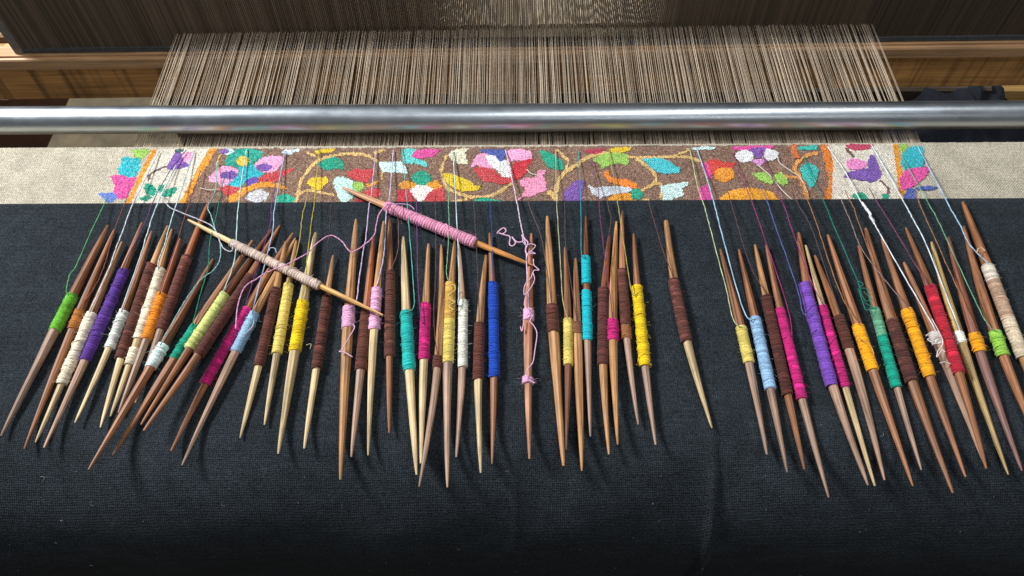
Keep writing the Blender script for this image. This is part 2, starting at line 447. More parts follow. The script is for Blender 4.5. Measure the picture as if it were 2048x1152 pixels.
def motif(name, poly, rgb, con=1.0, smooth=1, parent=None):
    LAYER[0] += 1; z = BZ + 0.00010 + LAYER[0] * 7e-6
    P = [atz(px, max(py, edge_row(px) + 1.5), BZ) for px, py in poly]
    P = [np.array((p.x, max(p.y, EDGE_Y - 0.003))) for p in P]
    if smooth:                        # the yarn swells a little past the drawn line
        cen = sum(P) / len(P); P = [cen + (p - cen) * (1 + 0.0007 / (np.linalg.norm(p - cen) + 1e-6)) for p in P]
        P = [np.array((p[0], min(p[1], FELL_Y - 0.0006))) for p in P]
    for _ in range(smooth):
        Q = []
        for i in range(len(P)):
            a, b = P[i], P[(i + 1) % len(P)]; Q += [a * 0.86 + b * 0.14, a * 0.14 + b * 0.86]
        P = Q
    Q = []
    for i in range(len(P)):           # stepped, slightly ragged woven outline
        a, b = P[i], P[(i + 1) % len(P)]; n = max(1, int(np.linalg.norm(b - a) / 0.0013))
        for k in range(n): Q.append(a + (b - a) * k / n + rng.normal(0, 0.00058, 2))
    n = len(Q)
    area2 = sum(Q[i][0] * Q[(i + 1) % n][1] - Q[(i + 1) % n][0] * Q[i][1] for i in range(n))
    if area2 < 0: Q = Q[::-1]
    V = [(q[0], q[1] - FELL_Y, z) for q in Q] + [(q[0], q[1] - FELL_Y, BZ - 0.0003) for q in Q]
    F = [tuple(range(n))] + [(i, n + i, n + (i + 1) % n, (i + 1) % n) for i in range(n)]
    o = MB(); o.add(V, F); return o.build(name, fabric(rgb, con), shawl, False)
SC = {1: (150, 4.551), 2: (560, 4.551), 3: (970, 4.551), 4: (1380, 3.938)}
def px(s, pts): return [(SC[s][0] + x / SC[s][1], 280 + y / SC[s][1]) for x, y in pts]
def M(s, name, rgb, pts, **k): return motif(name, px(s, pts), rgb, **k)
def E(s, name, rgb, cx, cy, rx, ry): return motif(name, px(s, [(cx + rx * math.cos(a), cy + ry * math.sin(a)) for a in np.linspace(0, 2 * math.pi, 14, endpoint=False)]), rgb)
def VN(s, rgb, w, pts, name='vine'):
    P = catmull([np.array(p, float) for p in pts], 6); T = np.gradient(P, axis=0)
    T /= np.linalg.norm(T, axis=1)[:, None] + 1e-9; N = np.stack([-T[:, 1], T[:, 0]], 1)
    ww = w * 0.5 * (1 + 0.18 * np.sin(np.arange(len(P)) * 1.3))
    L = P + N * ww[:, None]; R = P - N * ww[:, None]
    return motif(name, px(s, [tuple(p) for p in L] + [tuple(p) for p in R[::-1]]), rgb, smooth=0)
WHITE = (206, 196, 178); BROWN = (124, 91, 74); ORG = (222, 138, 30); GRN = (18, 150, 118); TAN = (206, 166, 98)
TRQ = (24, 168, 182); MAG = (212, 62, 142); PNK = (226, 146, 186); PUR = (114, 70, 158); RED = (194, 56, 62); YEL = (222, 184, 30)
LIM = (142, 186, 76); BLU = (62, 82, 158); PAL = (184, 212, 208); GRY = (190, 188, 192)
# grounds and border stripes
motif('brown_ground', [(432, 296), (1000, 292), (1645, 288), (1660, 345), (1655, 420), (1000, 420), (365, 420), (400, 350)], BROWN, smooth=0)
M(1, 'white_panel', WHITE, [(735, 80), (1235, 80), (1100, 330), (960, 600), (440, 620), (600, 330)], con=0.7, smooth=0)
M(4, 'white_panel', WHITE, [(1070, 30), (1600, 30), (1640, 200), (1690, 500), (1100, 520), (1110, 260)], con=0.7, smooth=0)
M(1, 'border_stripe', ORG, [(700, 80), (748, 80), (640, 300), (500, 600), (445, 620), (580, 330)], smooth=0)
M(1, 'border_stripe', ORG, [(1225, 80), (1285, 80), (1210, 230), (1150, 300), (1000, 610), (930, 620), (1070, 350), (1130, 230)], smooth=0)
M(4, 'border_stripe', (214, 110, 22), [(1030, 30), (1085, 30), (1130, 180), (1120, 280), (1120, 500), (1050, 510), (1095, 330), (1062, 170)], smooth=0)
M(4, 'border_stripe', ORG, [(1598, 30), (1638, 30), (1665, 200), (1695, 430), (1660, 500), (1630, 280)], smooth=0)
# left part
M(1, 'leaf', LIM, [(510, 90), (690, 78), (640, 150), (590, 190), (540, 150)])
M(1, 'flower', TRQ, [(420, 170), (480, 155), (520, 175), (580, 160), (595, 230), (560, 320), (490, 350), (420, 320), (395, 260), (430, 220)])
M(1, 'flower', MAG, [(315, 325), (430, 322), (480, 350), (560, 340), (540, 390), (500, 450), (470, 530), (380, 530), (345, 480), (370, 420), (345, 360)])
M(1, 'leaf', (86, 110, 186), [(210, 485), (300, 490), (350, 478), (390, 520), (350, 556), (300, 566), (240, 520)])
VN(1, (104, 84, 84), 18, [(665, 365), (690, 310), (760, 268), (850, 236)])
M(1, 'flower', PUR, [(930, 110), (990, 130), (1000, 200), (1045, 230), (1000, 250), (900, 268), (840, 272), (860, 210), (890, 160)])
M(1, 'petal', PNK, [(985, 128), (1080, 108), (1070, 170), (1020, 205), (985, 180)])
M(1, 'leaf', (60, 92, 94), [(915, 85), (990, 80), (960, 115), (915, 115)])
for p in ([(635, 400), (700, 405), (745, 460), (720, 512), (665, 500), (630, 450)], [(748, 475), (760, 418), (815, 408), (790, 475)],
          [(785, 485), (840, 450), (935, 433), (880, 505), (820, 525)], [(580, 535), (650, 508), (710, 520), (650, 556)]): M(1, 'leaf', GRN, p)
M(1, 'flower', (16, 148, 128), [(1400, 130), (1460, 90), (1600, 80), (1705, 110), (1695, 165), (1640, 200), (1590, 255), (1500, 265), (1440, 240), (1365, 235), (1380, 170)])
M(1, 'flower', TRQ, [(1490, 255), (1600, 220), (1705, 300), (1680, 345), (1560, 360), (1520, 425), (1440, 440), (1395, 400), (1440, 330), (1500, 300)])
E(1, 'flower_centre', (214, 174, 44), 1525, 195, 50, 40)
M(1, 'petal', PNK, [(1690, 170), (1780, 148), (1885, 150), (1880, 220), (1820, 285), (1740, 295), (1690, 280), (1635, 240)])
E(1, 'petal_centre', PUR, 1722, 250, 70, 30)
M(1, 'petal', PNK, [(1330, 250), (1400, 238), (1490, 280), (1440, 330), (1400, 400), (1330, 432), (1310, 370), (1240, 382), (1210, 340), (1260, 300)])
E(1, 'petal_centre', PUR, 1402, 320, 72, 34)
M(1, 'leaf', RED, [(1690, 340), (1780, 300), (1870, 290), (1985, 255), (1970, 285), (1900, 325), (1820, 385), (1720, 392), (1665, 370)])
M(1, 'leaf', RED, [(1280, 450), (1400, 418), (1500, 440), (1440, 490), (1390, 525), (1340, 460)])
M(1, 'leaf', (92, 62, 160), [(1555, 370), (1640, 338), (1665, 372), (1600, 425), (1568, 412)])
M(1, 'petal', ORG, [(1385, 535), (1450, 488), (1550, 438), (1640, 398), (1750, 382), (1850, 398), (1925, 455), (1880, 448), (1760, 432), (1660, 442), (1560, 482), (1490, 545), (1420, 575)])
M(1, 'petal', GRY, [(1590, 480), (1680, 448), (1765, 490), (1740, 552), (1660, 568), (1555, 545)])
M(1, 'leaf', (20, 166, 132), [(1830, 580), (1850, 508), (1930, 492), (1995, 530), (2020, 580)])
M(1, 'petal', PAL, [(1325, 112), (1360, 84), (1425, 80), (1445, 110), (1380, 132)])
E(1, 'petal_centre', PUR, 1365, 105, 34, 18)
VN(1, TAN, 14, [(1300, 280), (1300, 200), (1325, 140)])
M(1, 'leaf', (190, 206, 222), [(1885, 118), (1910, 88), (2050, 86), (2000, 112), (1950, 134)])
# middle left
for w, p in ((28, [(140, 590), (168, 480), (182, 400), (230, 310), (290, 240), (350, 190), (480, 145), (600, 130), (740, 130), (810, 150), (890, 195)]),
             (22, [(180, 490), (270, 460), (400, 482), (500, 505)]), (24, [(855, 125), (950, 88)]), (13, [(945, 215), (930, 300), (932, 360)]),
             (22, [(245, 118), (330, 150)]), (26, [(1520, 140), (1480, 240), (1470, 290), (1510, 420), (1600, 480), (1740, 525)]), (20, [(1550, 570), (1700, 540)]),
             (22, [(1740, 520), (1930, 510), (2060, 435)])): VN(2, TAN, w, p)
VN(2, ORG, 24, [(790, 420), (850, 400), (900, 372)])
M(2, 'leaf', YEL, [(315, 112), (340, 95), (505, 78), (470, 112), (350, 124)])
M(2, 'leaf', GRN, [(345, 220), (420, 175), (490, 158), (560, 190), (590, 275), (520, 255), (430, 272), (370, 252)])
M(2, 'leaf', RED, [(610, 310), (690, 262), (760, 280), (845, 262), (840, 350), (780, 390), (720, 375), (640, 340)])
M(2, 'flower', YEL, [(245, 395), (290, 343), (360, 350), (425, 338), (432, 380), (370, 455), (300, 445)])
M(2, 'leaf', (176, 214, 204), [(490, 380), (520, 338), (600, 350), (675, 380), (660, 440), (705, 470), (640, 545), (570, 580), (530, 500), (498, 430)])
M(2, 'leaf', LIM, [(668, 388), (752, 388), (765, 432), (710, 470), (660, 432)])
M(2, 'petal', RED, [(768, 472), (840, 438), (912, 458), (922, 502), (850, 525), (780, 505)])
M(2, 'petal', (160, 36, 46), [(685, 545), (780, 528), (800, 590), (700, 590)])
M(2, 'leaf', PAL, [(912, 200), (1090, 203), (1150, 258), (1168, 310), (1050, 292), (930, 292), (918, 240)])
M(2, 'leaf', (78, 190, 184), [(1122, 85), (1245, 88), (1200, 150), (1250, 175), (1335, 200), (1325, 255), (1260, 217), (1150, 217), (1118, 180)])
M(2, 'leaf', MAG, [(1240, 93), (1400, 83), (1455, 95), (1390, 152), (1290, 168), (1200, 152)])
E(2, 'petal', GRN, 1288, 350, 86, 62)
M(2, 'petal', ORG, [(1075, 402), (1150, 373), (1235, 400), (1210, 442), (1120, 455)]); M(2, 'petal', ORG, [(1335, 402), (1420, 368), (1485, 430), (1400, 460), (1360, 442)])
M(2, 'petal', (196, 40, 60), [(1065, 460), (1180, 450), (1235, 590), (1075, 595)]); M(2, 'petal', RED, [(1360, 460), (1495, 438), (1490, 590), (1350, 590), (1305, 510)])
M(2, 'petal', (226, 206, 200), [(1185, 460), (1250, 418), (1340, 423), (1385, 450), (1320, 512), (1280, 575), (1230, 530)])
M(2, 'flower', (204, 198, 168), [(1535, 130), (1600, 88), (1725, 80), (1680, 130), (1715, 225), (1620, 212), (1560, 182)])
M(2, 'leaf', YEL, [(1485, 308), (1560, 308), (1650, 350), (1720, 370), (1760, 420), (1855, 413), (1780, 462), (1650, 468), (1570, 432), (1510, 370)])
M(2, 'leaf', GRN, [(1765, 548), (1860, 530), (1980, 550), (2080, 580), (2060, 600), (1780, 600)])
# the big flower
M(3, 'petal', RED, [(-110, 260), (-20, 250), (60, 268), (150, 340), (245, 345), (235, 392), (130, 405), (60, 375), (0, 385), (-60, 330)])
M(3, 'petal', PNK, [(-125, 250), (-85, 170), (-40, 120), (50, 135), (120, 205), (80, 260), (0, 250), (-80, 240)])
M(3, 'petal', (216, 214, 210), [(0, 150), (80, 140), (130, 195), (215, 185), (245, 345), (170, 335), (110, 272), (50, 230)])
M(3, 'petal', BLU, [(-45, 95), (182, 88), (168, 190), (130, 198), (90, 142), (0, 125)])
M(3, 'petal', PNK, [(210, 95), (330, 88), (412, 103), (435, 182), (330, 188), (280, 182), (230, 205), (200, 150)])
M(3, 'petal', (196, 34, 50), [(248, 240), (290, 203), (350, 192), (435, 178), (388, 240), (372, 300), (310, 355), (258, 362)])
M(3, 'flower', (226, 130, 166), [(315, 375), (380, 350), (450, 350), (480, 288), (555, 283), (530, 330), (548, 400), (552, 462), (480, 482), (420, 512), (340, 524), (300, 560), (360, 470), (380, 430), (328, 410)])
for w, p in ((24, [(648, 88), (700, 140), (752, 195), (735, 280)]), (34, [(640, 590), (650, 430), (690, 340), (750, 280), (840, 230), (900, 180), (1000, 140), (1130, 118)]),
             (24, [(1270, 150), (1450, 165), (1720, 155), (1850, 160), (1960, 195)]), (24, [(1700, 158), (1860, 92)]),
             (28, [(1370, 172), (1450, 220), (1550, 320), (1540, 390), (1430, 460)]), (22, [(1530, 400), (1600, 412), (1600, 545)]), (22, [(250, 395), (150, 460), (50, 512)]),
             (40, [(570, 470), (620, 510), (650, 580)]), (22, [(1340, 570), (1500, 545)])): VN(3, TAN, w, p)
M(3, 'leaf', GRN, [(495, 98), (580, 118), (690, 178), (725, 262), (650, 274), (570, 242), (528, 172)])
M(3, 'leaf', LIM, [(975, 182), (1080, 128), (1180, 123), (1305, 140), (1290, 235), (1210, 212), (1130, 232), (1075, 265), (1048, 212)])
M(3, 'leaf', YEL, [(1120, 100), (1180, 73), (1340, 68), (1280, 112), (1180, 118)]); M(3, 'leaf', (176, 40, 70), [(890, 95), (1085, 78), (1050, 122), (990, 134)])
M(3, 'leaf', PUR, [(725, 590), (728, 480), (770, 430), (830, 373), (905, 378), (882, 470), (885, 590)])
M(3, 'leaf', (230, 120, 28), [(1085, 295), (1130, 280), (1135, 330), (1200, 360), (1280, 358), (1385, 402), (1385, 444), (1280, 432), (1180, 402), (1108, 362)])
M(3, 'leaf', ORG, [(1105, 590), (1160, 500), (1322, 488), (1340, 590)])
M(3, 'leaf', (186, 192, 202), [(935, 415), (1000, 440), (1100, 430), (1280, 430), (1345, 460), (1280, 477), (1130, 502), (1050, 528), (978, 492)])
M(3, 'leaf', GRN, [(1330, 470), (1380, 448), (1445, 490), (1400, 545), (1338, 532)])
M(3, 'leaf', (50, 182, 192), [(1425, 178), (1550, 168), (1650, 190), (1785, 270), (1740, 302), (1600, 308), (1528, 262)])
M(3, 'leaf', PAL, [(1598, 422), (1700, 410), (1835, 383), (1842, 420), (1780, 450), (1805, 502), (1710, 532), (1690, 585), (1608, 585), (1620, 480)])
# right part
M(4, 'leaf', PAL, [(10, 66), (200, 53), (180, 76), (30, 82)])
M(4, 'flower', (204, 52, 46), [(115, 192), (180, 148), (240, 180), (355, 183), (320, 232), (240, 242), (200, 285), (150, 262)])
E(4, 'flower_centre', (226, 136, 30), 268, 276, 76, 52)
M(4, 'petal', MAG, [(95, 200), (130, 180), (172, 300), (138, 305)]); M(4, 'petal', MAG, [(78, 385), (140, 348), (180, 500), (70, 510)])
M(4, 'leaf', MAG, [(330, 55), (660, 45), (650, 76), (350, 82)])
E(4, 'petal', (214, 212, 214), 430, 130, 68, 46); E(4, 'petal', (214, 212, 214), 628, 120, 62, 42)
M(4, 'petal', PUR, [(465, 70), (592, 58), (572, 132), (520, 144)]); M(4, 'petal', (200, 130, 192), [(485, 160), (605, 150), (545, 214)])
M(4, 'leaf', LIM, [(485, 270), (600, 258), (665, 322), (640, 354), (560, 322)]); M(4, 'leaf', LIM, [(655, 282), (720, 258), (775, 322), (730, 364), (680, 332)])
M(4, 'petal', (228, 150, 28), [(220, 500), (270, 430), (350, 398), (450, 383), (570, 393), (660, 428), (720, 500)])
VN(4, (206, 98, 40), 44, [(810, 40), (825, 95), (840, 150)], 'leaf')
for w, p in ((30, [(845, 180), (822, 230), (860, 290), (900, 380), (935, 500)]), (24, [(830, 195), (910, 130), (1005, 105)]), (18, [(740, 290), (860, 300)])): VN(4, (214, 140, 66), w, p)
M(4, 'leaf', (40, 176, 160), [(848, 60), (1005, 43), (985, 82), (870, 82)]); M(4, 'leaf', (42, 176, 166), [(868, 232), (920, 175), (1005, 228), (992, 322), (960, 385), (908, 322)])
M(4, 'petal', (222, 120, 182), [(1225, 172), (1300, 148), (1395, 190), (1340, 232), (1260, 234)])
M(4, 'flower', (112, 72, 162), [(1205, 292), (1260, 250), (1400, 230), (1400, 150), (1440, 115), (1472, 190), (1505, 290), (1440, 333), (1300, 312)])
VN(4, (96, 62, 66), 12, [(1490, 320), (1540, 360), (1570, 425)]); VN(4, (110, 80, 72), 18, [(1225, 68), (1285, 130)])
M(4, 'leaf', (186, 50, 84), [(1215, 40), (1445, 38), (1400, 75), (1290, 82)])
M(4, 'leaf', GRN, [(1275, 432), (1370, 423), (1420, 500), (1320, 500)]); M(4, 'leaf', GRN, [(1515, 432), (1562, 430), (1565, 500), (1520, 500)])
M(4, 'leaf', LIM, [(1640, 40), (1705, 36), (1702, 90), (1670, 115)])
M(4, 'flower', TRQ, [(1690, 90), (1760, 53), (1832, 60), (1842, 200), (1770, 233), (1690, 234), (1660, 170)])
M(4, 'flower', MAG, [(1685, 250), (1760, 230), (1885, 216), (1870, 260), (1830, 312), (1760, 364), (1680, 405), (1648, 330)])
M(4, 'leaf', BLU, [(1682, 460), (1718, 380), (1772, 400), (1775, 500), (1690, 500)]); M(4, 'leaf', BLU, [(1765, 382), (1860, 368), (1958, 380), (1850, 402)])
def thread_pts(pts, z):
    return [tuple(atz(x, y, z)) for x, y in pts]
for pts in ([(1517, 331), (1543, 354), (1563, 379), (1584, 399)], [(1555, 312), (1560, 326), (1583, 343), (1601, 356), (1616, 386)],
            [(400, 376), (420, 380), (440, 378)], [(1054, 339), (1062, 347), (1074, 350)]):
    o = MB(); P = catmull(thread_pts(pts, BZ + 0.0022), 8); P[:, 1] -= FELL_Y; o.tube(P, 0.00042, 5, 1.0)
    o.build('loose_thread', yarn((225, 215, 205)), shawl)

# ------------------------------------------------------------------ bobbins
PALE = (206, 178, 132); TANW = (178, 129, 82); MID = (150, 97, 62); DRK = (118, 70, 44); GRYW = (162, 128, 106); RST = (152, 84, 46)
cGREEN = (96, 172, 36); cCREAM = (226, 212, 182); cPURP = (92, 48, 150); cWHITE = (216, 216, 206); cBRN = (92, 46, 34); cORG = (232, 130, 14)
cTEAL = (0, 148, 118); cLIME = (198, 204, 112); cMAG = (190, 20, 104); cLBL = (140, 178, 206); cPYEL = (218, 192, 88); cYEL = (240, 198, 0)
cPINK = (224, 160, 196); cTURQ = (16, 176, 166); cCYAN = (0, 172, 186); cBLUE = (10, 62, 176); cVIO = (116, 64, 176); cAMB = (244, 160, 6)
cRED = (184, 24, 46); cBEI = (206, 178, 150); cICE = (206, 226, 222); cDKOR = (176, 104, 36); cAPP = (142, 196, 62)
# (label, top, bottom, stick width, upper wood, lower wood, [(row0, row1, colour, width)], thread colour, thread path)
B = [
('bobbin with a short bright green wrap, the leftmost bobbin of all', (217, 451), (3, 872), 20, MID, GRYW, [(591, 662, cGREEN, 25)], (90, 190, 110), [(217, 394), (212, 402), (186, 455), (153, 530), (139, 550), (133, 580)]),
('brown bobbin with a thin orange-brown wrap, just right of the green one', (227, 460), (47, 898), 17, MID, MID, [(622, 658, cDKOR, 18)], (150, 78, 62), [(258, 380), (250, 405), (230, 458), (209, 530), (190, 572)]),
('bobbin with a long cream wrap between the orange-brown and the purple one', (246, 484), (73, 885), 17, TANW, PALE, [(627, 768, cCREAM, 24)], (225, 225, 230), [(318, 302), (267, 405), (247, 458), (230, 502), (215, 545)]),
('bobbin with a long dark purple wrap near the left end of the row', (290, 446), (95, 896), 18, MID, GRYW, [(541, 721, cPURP, 25)], (110, 70, 130), [(372, 300), (338, 345), (305, 405), (292, 440)]),
('bobbin with a short white wrap with dark gaps, right of the purple one', (312, 463), (160, 846), 16, MID, PALE, [(623, 697, cWHITE, 23)], (205, 225, 230), [(352, 330), (316, 405), (295, 465), (281, 512)]),
('bobbin with a flecked brown wrap and cream lower tip, in the left bunch', (330, 452), (194, 855), 18, TANW, PALE, [(530, 718, cBRN, 22)], None, None),
('bobbin with a long cream wrap and a second small cream wrap below it', (348, 459), (226, 833), 17, TANW, PALE, [(539, 678, cCREAM, 22), (698, 730, cCREAM, 22)], (190, 222, 222), [(388, 302), (354, 405), (339, 453), (330, 487), (317, 522)]),
('bobbin with a bumpy orange wrap in the left bunch of bobbins', (364, 478), (241, 826), 17, RST, GRYW, [(588, 678, cORG, 24)], (150, 74, 64), [(402, 340), (379, 405), (366, 444), (356, 478)]),
('bobbin with a long smooth brown wrap, its tip touching the woven band at left', (414, 406), (268, 806), 18, RST, GRYW, [(514, 660, (104, 54, 42), 21)], None, None),
('slanting bobbin with a pale icy white wrap, lowest tip of the left fan', (429, 519), (180, 940), 19, DRK, MID, [(692, 736, cICE, 26)], (150, 205, 195), [(433, 324), (431, 379), (416, 412), (422, 430), (430, 457), (441, 492), (439, 520), (427, 540), (403, 558), (383, 583), (360, 618)]),
('slanting bobbin with a short emerald green wrap in the left fan', (504, 481), (224, 910), 18, MID, MID, [(652, 718, cTEAL, 25)], (20, 140, 105), [(452, 340), (438, 403), (433, 430), (420, 482), (416, 536), (400, 592)]),
('slanting bobbin with a pale lime green wrap in the left fan', (540, 457), (277, 848), 18, DRK, MID, [(592, 700, cLIME, 23)], (185, 220, 210), [(494, 298), (484, 355), (477, 412), (475, 430), (469, 520)]),
('slanting bobbin with a long plain brown wrap in the left fan', (567, 453), (296, 864), 18, MID, MID, [(556, 715, (88, 42, 34), 23)], None, None),
('slanting bobbin with a long magenta wrap, left of the light blue one', (580, 465), (335, 900), 17, MID, MID, [(617, 768, cMAG, 22)], (110, 60, 130), [(552, 362), (543, 410), (538, 458)]),
('slanting bobbin with a short light blue wrap, rightmost of the left fan', (586, 476), (358, 929), 18, TANW, GRYW, [(627, 704, cLBL, 25)], (165, 190, 222), [(570, 302), (561, 350), (549, 418), (547, 430), (544, 470)]),
('bobbin with a long flecked brown wrap, left of the pale yellow one', (575, 484), (484, 876), 17, TANW, PALE, [(577, 732, cBRN, 22)], None, None),
('bobbin with a long pale yellow wrap left of the bright yellow one', (593, 482), (529, 850), 17, TANW, PALE, [(570, 708, cPYEL, 22)], (190, 175, 80), [(615, 385), (610, 412), (605, 430), (597, 492)]),
('bobbin with a short bright yellow wrap and pale stick, left of centre', (630, 466), (555, 908), 21, PALE, PALE, [(604, 703, cYEL, 26)], (190, 176, 50), [(638, 300), (637, 312), (628, 412), (625, 430), (614, 517), (612, 560)]),
('short bobbin with a brown wrap and cream tips, right of the bright yellow one', (667, 511), (609, 897), 17, TANW, PALE, [(594, 738, cBRN, 23)], (70, 48, 46), [(662, 408), (658, 470), (650, 560)]),
('thick pale brown bobbin with a small lavender pink wrap and a dangling loop', (709, 439), (677, 960), 22, TANW, TANW, [(616, 657, cPINK, 26)], (205, 180, 215), [(752, 300), (742, 394), (738, 412), (732, 474), (726, 505), (718, 560), (712, 605)]),
('bobbin with a dark brown wrap between the two lavender pink wrapped bobbins', (748, 474), (704, 914), 20, RST, GRYW, [(622, 741, (98, 50, 36), 25)], None, None),
('bobbin with a lavender pink wrap in three bands, under a pale stick tip', (763, 443), (731, 911), 18, TANW, PALE, [(577, 600, cPINK, 22), (601, 632, cPINK, 23), (636, 659, cPINK, 26)], (205, 190, 225), [(787, 300), (778, 403), (773, 420), (770, 477), (766, 520)]),
('bobbin with a long brown wrap, left of the turquoise one', (780, 438), (779, 866), 18, MID, MID, [(545, 714, (98, 52, 40), 23)], (120, 80, 70), [(796, 420), (796, 500)]),
('cream coloured bobbin with a wide fuzzy turquoise green wrap', (804, 474), (830, 950), 20, PALE, PALE, [(625, 742, cTURQ, 28)], (80, 180, 165), [(804, 298), (815, 412), (817, 442), (826, 557), (828, 612)]),
('bobbin with a magenta wrap right of the turquoise green one, near centre', (856, 488), (840, 927), 18, TANW, PALE, [(609, 720, cMAG, 21)], (110, 55, 120), [(832, 395), (833, 410), (834, 458), (836, 560), (843, 640)]),
('bobbin with only a tiny brown wrap low down, left of the pale yellow one', (896, 490), (855, 974), 18, TANW, GRYW, [(714, 738, cBRN, 20)], (100, 60, 56), [(870, 390), (871, 420), (872, 520), (868, 640)]),
('bobbin with a pale yellow wrap that thins to loose strands at its top', (904, 480), (888, 975), 19, TANW, GRYW, [(568, 642, (208, 158, 66), 19), (641, 726, cPYEL, 24)], (120, 180, 130), [(899, 345), (898, 379), (897, 412), (898, 450), (896, 500), (893, 545)]),
('bobbin with a bumpy white wrap near the middle of the row', (927, 488), (924, 914), 16, GRYW, GRYW, [(602, 735, (222, 220, 206), 20)], (190, 210, 205), [(905, 302), (907, 320), (913, 427), (918, 552), (917, 607)]),
('bobbin with a brown wrap, left of the blue one', (963, 511), (951, 946), 18, TANW, PALE, [(648, 760, (98, 48, 36), 22)], (80, 62, 60), [(947, 405), (952, 474), (956, 560)]),
('bobbin with a long royal blue wrap, the only blue one', (985, 466), (991, 928), 17, MID, MID, [(567, 755, cBLUE, 23)], (30, 70, 130), [(980, 403), (981, 430), (984, 466)]),
('bare stick with pink thread tangled loosely around it, centre of the row', (1059, 467), (1054, 918), 19, (176, 112, 84), (178, 126, 96), [(620, 642, cPINK, 22), (756, 768, cPINK, 20)], (222, 190, 215), [(1011, 300), (1023, 352), (1036, 416), (1040, 440), (1046, 469), (1052, 500)]),
('thick bobbin with a narrow brown wrap, right of the pink tangled stick', (1092, 433), (1124, 932), 21, TANW, TANW, [(612, 667, cBRN, 22)], (104, 74, 70), [(1056, 403), (1063, 423), (1079, 464), (1088, 501)]),
('dark bobbin with a pale yellow wrap, left of the cyan one', (1135, 495), (1138, 900), 16, MID, DRK, [(640, 731, cPYEL, 20)], (185, 180, 120), [(1111, 300), (1114, 418), (1115, 430), (1120, 514), (1126, 600)]),
('bobbin with just a few turns of brown yarn, left of the cyan one', (1150, 517), (1163, 942), 18, MID, TANW, [(646, 668, (128, 76, 50), 19)], (84, 66, 66), [(1129, 405), (1130, 420), (1132, 493)]),
('bobbin with a bright cyan wrap in two sections', (1170, 433), (1179, 873), 16, DRK, GRYW, [(515, 568, cCYAN, 20), (583, 681, cCYAN, 22)], (40, 150, 160), [(1157, 302), (1162, 416), (1163, 505)]),
('bobbin with a long brown wrap between the cyan and the magenta wrapped ones', (1207, 471), (1204, 908), 18, RST, TANW, [(578, 730, (94, 46, 40), 21)], (90, 66, 66), [(1214, 400), (1218, 420), (1222, 440), (1214, 500)]),
('bobbin with a short magenta wrap, right of the cyan one', (1225, 443), (1226, 889), 19, TANW, TANW, [(642, 683, cMAG, 25)], (125, 45, 95), [(1183, 320), (1196, 379), (1199, 420), (1204, 467)]),
('bobbin with a brown wrap ending in tan bands, left of the yellow one', (1235, 423), (1265, 849), 17, MID, GRYW, [(541, 652, (96, 50, 40), 20), (654, 678, (150, 92, 50), 18)], None, None),
('bobbin with a long knobbly bright yellow wrap, right of centre', (1263, 468), (1306, 890), 18, MID, GRYW, [(574, 732, cYEL, 25)], (170, 160, 80), [(1218, 298), (1231, 379), (1237, 416), (1252, 514), (1264, 585)]),
('lone bobbin with a brown wrap and cream lower half, standing apart from the rest', (1321, 443), (1411, 857), 19, TANW, PALE, [(560, 684, (94, 48, 40), 22)], (104, 56, 64), [(1297, 403), (1302, 420), (1324, 495)]),
('bobbin with a short pale yellow wrap, first of the right bunch', (1446, 498), (1540, 909), 18, MID, GRYW, [(655, 726, cPYEL, 22)], (190, 205, 150), [(1380, 300), (1395, 371), (1410, 417), (1421, 459), (1451, 572), (1467, 640)]),
('bobbin with a long light blue wrap in the right bunch', (1480, 499), (1577, 945), 19, MID, GRYW, [(637, 779, (136, 176, 212), 24)], (165, 200, 225), [(1393, 295), (1418, 371), (1431, 417), (1440, 453), (1487, 620)]),
('bobbin with a long brown wrap between the light blue and magenta ones', (1509, 490), (1608, 939), 18, TANW, MID, [(593, 790, (84, 40, 32), 22)], (90, 62, 62), [(1455, 380), (1461, 402), (1475, 450), (1487, 492), (1505, 540)]),
('bobbin with a long magenta wrap whose lower end shows pale loops', (1528, 491), (1652, 995), 18, MID, GRYW, [(620, 799, cMAG, 22)], (150, 40, 100), [(1464, 303), (1482, 351), (1504, 404), (1520, 450), (1571, 600), (1584, 665)]),
('bobbin with a thick violet wrap in the right bunch', (1581, 466), (1717, 971), 20, MID, GRYW, [(568, 772, cVIO, 27)], (85, 95, 170), [(1520, 370), (1535, 404), (1550, 450), (1595, 578), (1607, 627)]),
('cream stick bobbin with a magenta wrap, right of the violet one', (1609, 491), (1747, 972), 16, PALE, PALE, [(613, 775, cMAG, 21)], (150, 40, 110), [(1520, 300), (1568, 412), (1581, 450), (1620, 556)]),
('bobbin with a short dark brown wrap, left of an orange wrapped one', (1639, 511), (1780, 960), 18, MID, GRYW, [(633, 698, (90, 46, 34), 20)], (88, 66, 70), [(1585, 385), (1591, 399), (1620, 450), (1640, 506)]),
('bobbin with a short orange wrap with a loose strand, in the right bunch', (1654, 470), (1824, 972), 20, MID, MID, [(652, 741, cAMB, 25)], (170, 110, 60), [(1600, 360), (1616, 402), (1634, 450), (1654, 512), (1686, 598)]),
('bobbin with an emerald green wrap fading to pale at its top', (1714, 491), (1839, 940), 16, MID, GRYW, [(618, 674, (96, 164, 124), 19), (673, 776, (0, 150, 122), 22)], (10, 130, 105), [(1606, 310), (1634, 376), (1654, 417), (1667, 450), (1717, 566), (1724, 600)]),
('long bobbin with a brown wrap between the emerald and the orange one', (1723, 457), (1896, 986), 21, MID, MID, [(640, 764, (84, 44, 36), 25)], (160, 105, 70), [(1690, 380), (1697, 397), (1708, 417), (1720, 453)]),
('bobbin with a long bright orange wrap in the right bunch', (1763, 477), (1930, 954), 19, MID, MID, [(620, 753, cAMB, 26)], (150, 120, 110), [(1682, 399), (1704, 450), (1723, 497), (1770, 560)]),
